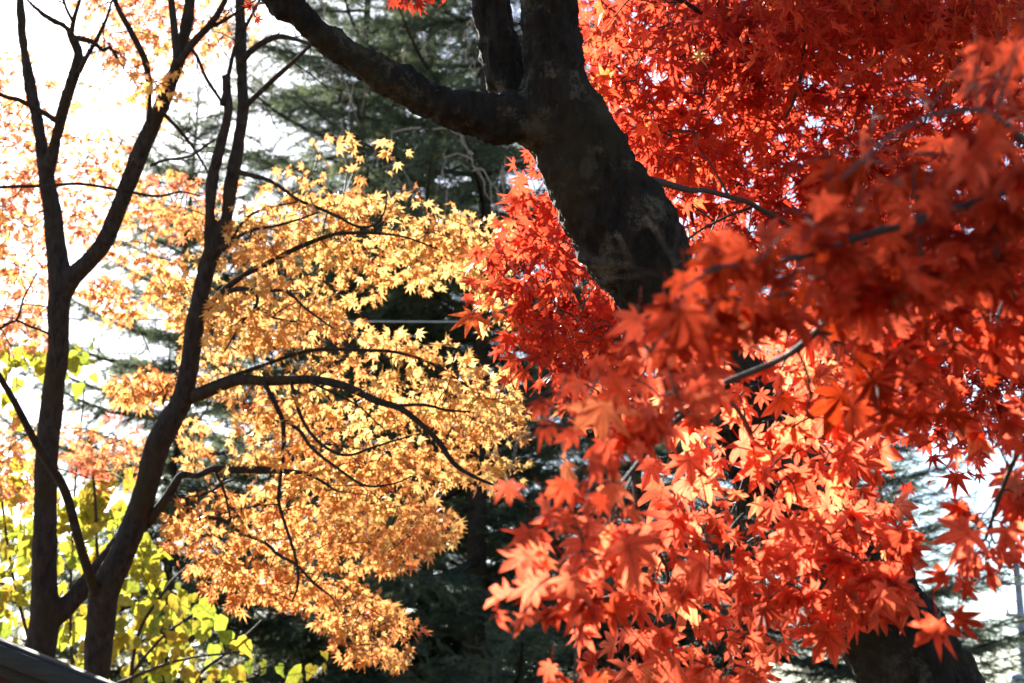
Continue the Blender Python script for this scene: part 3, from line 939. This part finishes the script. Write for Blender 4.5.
# ------------------------------------------------------------------ lime shrub
SD = 8.4
sb = at(130, 900, SD); sbase = np.array([sb[0], sb[1], -0.05])
shrub = thing('shrub', 'lime yellow shrub with large heart shaped leaves behind the slim maple stems', 'shrub', sbase)
SB = [
    ([(130, 1060, 4), (115, 800, 3), (100, 600, 2), (95, 500, 1.5), (92, 470, 1)], (8.4, 8.0)),
    ([(130, 1060, 4), (125, 800, 3), (135, 650, 2), (165, 590, 1.5), (195, 560, 1)], (8.4, 8.0)),
    ([(130, 1060, 4), (150, 820, 3), (190, 690, 2), (230, 650, 1.5), (262, 620, 1)], (8.4, 7.8)),
    ([(130, 1060, 4), (90, 820, 3), (40, 680, 2), (10, 560, 1.5), (-5, 430, 1)], (8.4, 8.4)),
    ([(130, 1060, 4), (110, 820, 3), (75, 690, 2), (72, 540, 1.4), (85, 380, 0.8)], (8.4, 8.8)),
    ([(120, 690, 2), (160, 640, 1.4), (205, 605, 1)], (8.2, 8.0)),
    ([(118, 683, 2), (180, 660, 1.4), (240, 652, 1)], (8.0, 7.7)),
]
shrub_nodes = np.vstack([p[10:] for p in make_branches(SB, SD, shrub, sbase, BARK_TWIG, 6, 0.6, 'stem')])
hl = dict(per=9, rc=0.2, size=0.088, tpl=HEART, tintmu=0.5, tintsd=0.22, bias=(0, 0.9, 0.25), hang=1.1, flat=0.8, curl=0.2, wild=0.6)
crown_part(shrub, sbase, [
    (hl, region([(-60, 480), (110, 475), (130, 520), (110, 700), (-60, 700)], 58, 8.0, 9.2, (), 0.1)),
    (hl, region([(110, 520), (185, 560), (190, 683), (110, 700)], 20, 8.0, 9.0, (), 0.1)),
    (dict(hl, per=4), region([(170, 590), (265, 625), (268, 690), (170, 690)], 16, 7.6, 8.4)),
    (dict(hl, per=4, tintmu=0.8), region([(68, 478), (125, 485), (125, 530), (70, 540)], 8, 7.8, 8.2)),
    (dict(hl, per=5, tintmu=0.7, size=0.09), region([(-40, 330), (46, 345), (44, 410), (-40, 410)], 18, 8.2, 9.0)),
    (dict(hl, per=3, tintmu=0.9, size=0.08), region([(72, 340), (95, 345), (95, 375), (72, 370)], 3, 8.4, 8.8)),
    (dict(hl, per=3, tintmu=0.7), region([(310, 670), (350, 665), (350, 690), (310, 690)], 2, 7.7, 7.9)),
], shrub_nodes, LIME_LEAF)

# ------------------------------------------------------------------ scarlet maple whose bough hangs close to the camera
fb = np.array([2.3, 1.7, -0.05])
front = thing('maple_tree', 'scarlet maple bough hanging close to the camera from the right edge', 'maple', fb, 'maple trees')
tpz = np.array([[2.3, 1.7, -0.1], [2.28, 1.68, 0.6], [2.2, 1.66, 1.3], [2.1, 1.62, 2.0], [2.05, 1.55, 2.9], [2.1, 1.5, 4.0]])
me = welded([(catmull(tpz, 8), np.linspace(0.15, 0.08, 41))], 0.012, 0.012, 7.0, 'front_trunk')
link('trunk', shift(me, fb), BARK_OLD, front)
FB = [
    ([(2650, 150, 24, 1.62), (1500, 110, 10, 1.45), (1200, 160, 6, 1.4), (1060, 178, 4.5, 1.38), (972, 204, 4.2, 1.36), (930, 215, 4, 1.34), (898, 226, 4, 1.32), (866, 235, 3.6, 1.3), (834, 247, 3.2, 1.28), (801, 257, 3, 1.25), (769, 263, 2.6, 1.22), (721, 267, 2, 1.18), (680, 290, 1.4, 1.12)], (1.6, 1.1)),
    ([(930, 218, 4, 1.36), (912, 232, 4.2, 1.42), (889, 259, 4.2, 1.48), (869, 275, 4, 1.52), (840, 308, 3.8, 1.58), (801, 346, 3.6, 1.66), (772, 364, 3.4, 1.72), (720, 386, 3.2, 1.78), (690, 409, 3, 1.8), (659, 437, 2.8, 1.78), (632, 471, 2.4, 1.75), (611, 498, 1.8, 1.7), (590, 540, 1.2, 1.66)], (1.4, 1.7)),
    ([(692, 408, 2.4, 1.8), (648, 422, 2.2, 1.7), (598, 426, 2, 1.6), (560, 424, 1.5, 1.5), (520, 430, 1, 1.42)], (1.8, 1.4)),
    ([(820, 326, 3, 1.62), (862, 380, 2.6, 2.2), (846, 440, 2.2, 2.42), (850, 500, 1.8, 2.47), (826, 560, 1.2, 2.5)], (1.6, 2.2)),
    ([(720, 386, 2.4, 1.78), (752, 440, 2.2, 2.3), (738, 510, 2, 2.45), (748, 570, 1.6, 2.48), (722, 635, 1, 2.45)], (1.8, 2.2)),
    ([(632, 471, 2, 1.75), (640, 520, 2, 2.1), (668, 575, 1.8, 2.35), (652, 630, 1.4, 2.4), (612, 676, 1, 2.4)], (1.8, 2.0)),
    ([(1200, 160, 5, 1.4), (1120, 300, 4, 1.6), (1050, 400, 3, 1.75), (1010, 470, 2.4, 1.85), (985, 540, 1.6, 1.9)], (1.4, 1.9)),
    ([(1060, 178, 4, 1.38), (1000, 120, 3, 1.2), (960, 110, 2.4, 1.12), (900, 130, 2, 1.06), (840, 180, 1.4, 1.02)], (1.4, 1.0)),
]
front_nodes = np.vstack(make_branches(FB, 1.5, front, fb, BARK_TWIG, 8, 0.5, shoots=6, ln=0.12))
fl = dict(per=4.2, rc=0.085, size=0.044, tpl=MAPLE_FINE, tintmu=0.5, tintsd=0.15, bias=(-0.1, 1.1, 0.35), hang=1.0, flat=0.6, curl=0.2, petiole=0.8, wild=0.42, stray=16, vary=0.3)
ft = (0.0022, 0.0008)
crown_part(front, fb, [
    (dict(fl, tintmu=0.14, size=0.032, per=5, vary=0.22), region([(1060, 10), (1060, 260), (900, 290), (760, 310), (680, 345), (650, 315), (700, 250), (780, 205), (850, 150), (930, 80), (985, 40)], 70, 1.15, 1.55)),  # low tint stands in for shade on this spray
], front_nodes, FRONT_LEAF, ft, 'blurred near upper spray of scarlet leaves, shade put into their tint')
crown_part(front, fb, [
    (dict(fl, size=0.035, thin=('frontleft', 0.024, 1)), region([(600, 345), (640, 330), (700, 330), (690, 400), (620, 440), (570, 460), (540, 430)], 32, 1.4, 1.65)),
    (dict(fl, size=0.035, tintmu=0.65, thin=('frontleft', 0.024, 1)), region([(565, 480), (610, 440), (640, 510), (600, 560), (555, 600), (510, 575)], 30, 1.5, 1.8)),
    (dict(fl, per=1.6, rc=0.03, size=0.032), region([(510, 550), (560, 590), (555, 620), (525, 640), (500, 590)], 4, 1.5, 1.8)),
    (dict(fl, per=3, rc=0.06, size=0.034), region([(560, 600), (600, 590), (600, 690), (570, 690)], 7, 1.6, 1.8)),
], front_nodes, FRONT_LEAF, ft, 'left end of the near spray, big pale scarlet leaves')
crown_part(front, fb, [
    (dict(fl, size=0.04, tintmu=0.75, per=7, rc=0.1, thin=('front', 0.025, 1)), region([(660, 340), (780, 310), (860, 340), (870, 470), (890, 540), (850, 590), (780, 590), (690, 530), (640, 440)], 110, 2.15, 2.45)),
    (dict(fl, size=0.04, tintmu=0.65, per=7, rc=0.1, thin=('front', 0.026, 1)), region([(605, 540), (700, 510), (790, 590), (765, 690), (620, 690), (600, 640)], 60, 2.1, 2.4)),
    (dict(fl, size=0.04, per=5, tintmu=0.55), region([(800, 530), (905, 500), (915, 575), (860, 610), (790, 640)], 13, 2.05, 2.35)),
], front_nodes, FRONT_LEAF, ft, 'sunlit middle spray of salmon scarlet leaves')
crown_part(front, fb, [
    (dict(fl, tintmu=0.3, size=0.038, thin=('fright', 0.024, 2)), region([(820, 270), (1060, 220), (1060, 385), (960, 385), (900, 425), (850, 400)], 62, 1.55, 1.9)),
    (dict(fl, per=3.5, size=0.037), region([(950, 440), (1060, 400), (1060, 560), (1000, 560), (960, 590), (955, 540), (990, 490)], 17, 1.75, 2.0)),
], front_nodes, FRONT_LEAF, ft)
# single leaves in front of the leaning trunk
for (px, py, d, tipd, s, tn) in [(886, 588, 1.9, (-0.6, 0, -0.7), 0.045, 0.7), (938, 622, 1.7, (-0.1, 0, -1), 0.05, 0.35), (955, 618, 1.75, (0.9, 0, -0.25), 0.04, 0.1), (945, 575, 1.8, (-.8, 0, -.3), 0.035, 0.15), (507, 484, 1.4, (0.1, 0, -1), 0.026, 0.7)]:
    mb = MB(); p = at(px, py, d)
    leaves(mb, MAPLE_FINE, p[None], np.array([tipd], float), np.array([[-.1, .9, .3]]), np.array([s]), np.array([tn]), 0.3, 1.2)
    tw = twigs(p[None], front_nodes, 0.0012, 0.0006)
    build_two('leaf', mb, FRONT_LEAF, tw, BARK_TWIG, front, fb)

# ------------------------------------------------------------------ shelter roof at the lower left
def box_pts(a, b, width, depth_dir, thick):
    pass
def beam(a, b, w, h, upref):
    """a rectangular timber from a to b, w across, h along upref"""
    a, b = np.asarray(a, float), np.asarray(b, float)
    t = unit((b - a)[None])[0]
    s = unit(np.cross(t, upref)[None])[0]
    u = np.cross(s, t)
    c = min(w, h) * 0.08
    prof = [(-w / 2 + c, -h / 2), (w / 2 - c, -h / 2), (w / 2, -h / 2 + c), (w / 2, h / 2 - c), (w / 2 - c, h / 2), (-w / 2 + c, h / 2), (-w / 2, h / 2 - c), (-w / 2, -h / 2 + c)]
    v = np.array([p + x * s + y * u for p in (a, b) for x, y in prof])
    f = []
    for i in range(8):
        j = (i + 1) % 8
        f += [(i, j, 8 + j), (i, 8 + j, 8 + i)]
    for i in range(1, 7):
        f += [(0, i + 1, i), (8, 8 + i, 8 + i + 1)]
    return v, np.array(f)
WOOD_DARK = plain_mat('weathered_dark_timber', (0.008, 0.009, 0.009), (0.02, 0.022, 0.021), 0.8, 30, stretch=(0.3, 3, 3))
WOOD_BROWN = plain_mat('red_brown_boarding', (0.07, 0.028, 0.016), (0.15, 0.06, 0.032), 0.7, 22, stretch=(4, 1, 0.4))
ROOF_MAT = plain_mat('dark_shingle', (0.008, 0.010, 0.010), (0.02, 0.023, 0.022), 0.9, 18)
e0, e1 = at(0, 654, 5.0), at(110, 697, 5.0)
sl = (e1 - e0) / (e1[0] - e0[0])
ridge_f = e0 - sl * 0.95
eave_f = e0 + sl * 1.1
mir = eave_f.copy(); mir[0] = 2 * ridge_f[0] - eave_f[0]
back = np.array([0, 0.3, 0])
shel = thing('wooden_shelter', 'small wooden shelter with dark sloping roof edge and red brown gable', 'shelter', (ridge_f[0], 5.0, -0.05))
sbo = np.array([ridge_f[0], 5.0, -0.05])
for e in (eave_f, mir):
    mb = MB()
    up = unit(np.cross(e - ridge_f, back)[None])[0]
    up = up if up[2] > 0 else -up
    v, f = beam((ridge_f + e) / 2 + up * 0.025, (ridge_f + e) / 2 + up * 0.025 + back, np.linalg.norm(e - ridge_f), 0.025, up)
    mb.add(v, f); mb.build('roof', ROOF_MAT, shel, sbo)
    mb = MB(); v, f = beam(ridge_f + np.array([0, -0.02, 0]), e + np.array([0, -0.02, 0]), 0.03, 0.06, np.array([0, 0, 1.0]))
    mb.add(v, f); mb.build('barge_board', WOOD_DARK, shel, sbo)
    mb = MB(); v, f = beam(ridge_f + np.array([0, 0.05, -0.045]), e + np.array([0, 0.05, -0.045]), 0.03, 0.06, np.array([0, 0, 1.0]))
    mb.add(v, f); mb.build('rafter', WOOD_DARK, shel, sbo)
mb = MB()
g = 0.1
a, b, c = ridge_f + [0, 0.12, -0.06], eave_f + [-0.15, 0.12, 0.0], mir + [0.15, 0.12, 0]
lo = 1.25
P0 = np.array([a, b, [b[0], b[1], lo], [c[0], c[1], lo], c])
P1 = P0 + np.array([0, 0.03, 0])
V = np.vstack([P0, P1])
F = [(0, 2, 1), (0, 3, 2), (0, 4, 3), (5, 6, 7), (5, 7, 8), (5, 8, 9)] + [x for i in range(5) for x in ((i, (i + 1) % 5, 5 + (i + 1) % 5), (i, 5 + (i + 1) % 5, 5 + i))]
mb.add(V, F); mb.build('gable_board', WOOD_BROWN, shel, sbo)
for e in (b, c):
    for dy in (0.2,):
        mb = MB(); v, f = beam([e[0], e[1] + dy, -0.08], [e[0], e[1] + dy, e[2] - 0.02], 0.1, 0.1, np.array([0, 1.0, 0]))
        mb.add(v, f); mb.build('post', WOOD_DARK, shel, sbo)

# ------------------------------------------------------------------ utility pole and wire
POLE = plain_mat('galvanised_blue_grey', (0.16, 0.2, 0.24), (0.28, 0.33, 0.38), 0.5, 6, 0.3)
INSUL = plain_mat('porcelain', (0.5, 0.5, 0.5), (0.7, 0.7, 0.68), 0.25, 6)
CABLE = plain_mat('cable', (0.25, 0.28, 0.3), (0.4, 0.43, 0.45), 0.4, 6)
PD = 42.0
pt = at(1014, 552, PD)
pole = thing('utility_pole', 'blue grey utility pole with crossarms at the right edge, against white sky', 'utility pole', (pt[0], pt[1], -0.05))
po = np.array([pt[0], pt[1], -0.05])
mb = MB(); v, f = tube([[pt[0], pt[1], -0.1], [pt[0], pt[1], 4], [pt[0], pt[1], pt[2]]], [0.17, 0.14, 0.115], 14)
mb.add(v, f); mb.build('post', POLE, pole, po, True)
for dz, L0, L1 in ((-0.45, -0.55, 0.6), (-0.95, -1.1, 0.9), (-1.85, -0.5, 0.5)):
    z = pt[2] + dz
    mb = MB(); v, f = beam([pt[0] + L0, pt[1] - 0.16, z], [pt[0] + L1, pt[1] - 0.16, z], 0.09, 0.09, np.array([0, 0, 1.0]))
    mb.add(v, f); mb.build('crossarm', POLE, pole, po)
    mb = MB(); v, f = tube([[pt[0] + L0 * 0.75, pt[1] - 0.16, z - 0.03], [pt[0], pt[1] - 0.13, z - 0.6]], [0.02, 0.02], 6)
    mb.add(v, f); mb.build('brace', POLE, pole, po)
    for x in (L0 + 0.08, L1 - 0.08):
        mb = MB(); v, f = tube([[pt[0] + x, pt[1] - 0.16, z + 0.04], [pt[0] + x, pt[1] - 0.16, z + 0.1], [pt[0] + x, pt[1] - 0.16, z + 0.12], [pt[0] + x, pt[1] - 0.16, z + 0.2]], [0.03, 0.06, 0.045, 0.04], 10)
        mb.add(v, f); mb.build('insulator', INSUL, pole, po, True)
tz = at(1018, 686, PD)[2]
mb = MB(); v, f = tube([[pt[0] - 0.35, pt[1] - 0.25, tz - 0.45], [pt[0] - 0.35, pt[1] - 0.25, tz - 0.43], [pt[0] - 0.35, pt[1] - 0.25, tz + 0.22], [pt[0] - 0.35, pt[1] - 0.25, tz + 0.28]], [0.1, 0.24, 0.24, 0.1], 16)
mb.add(v, f); mb.build('transformer', POLE, pole, po, True)
wire = MB()
xs = np.linspace(0, 1, 40)
a, b = at(-900, 296, 15.0), at(1900, 285, 24.0)
w = a + (b - a) * xs[:, None]; w[:, 2] -= 0.45 * 4 * xs * (1 - xs)
v, f = tube(w, np.full(40, 0.012), 6)
wire.add(v, f)
ow = wire.build('power_line', CABLE)
ow['label'] = 'thin pale overhead wire crossing level behind the amber maple'
ow['category'] = 'wire'
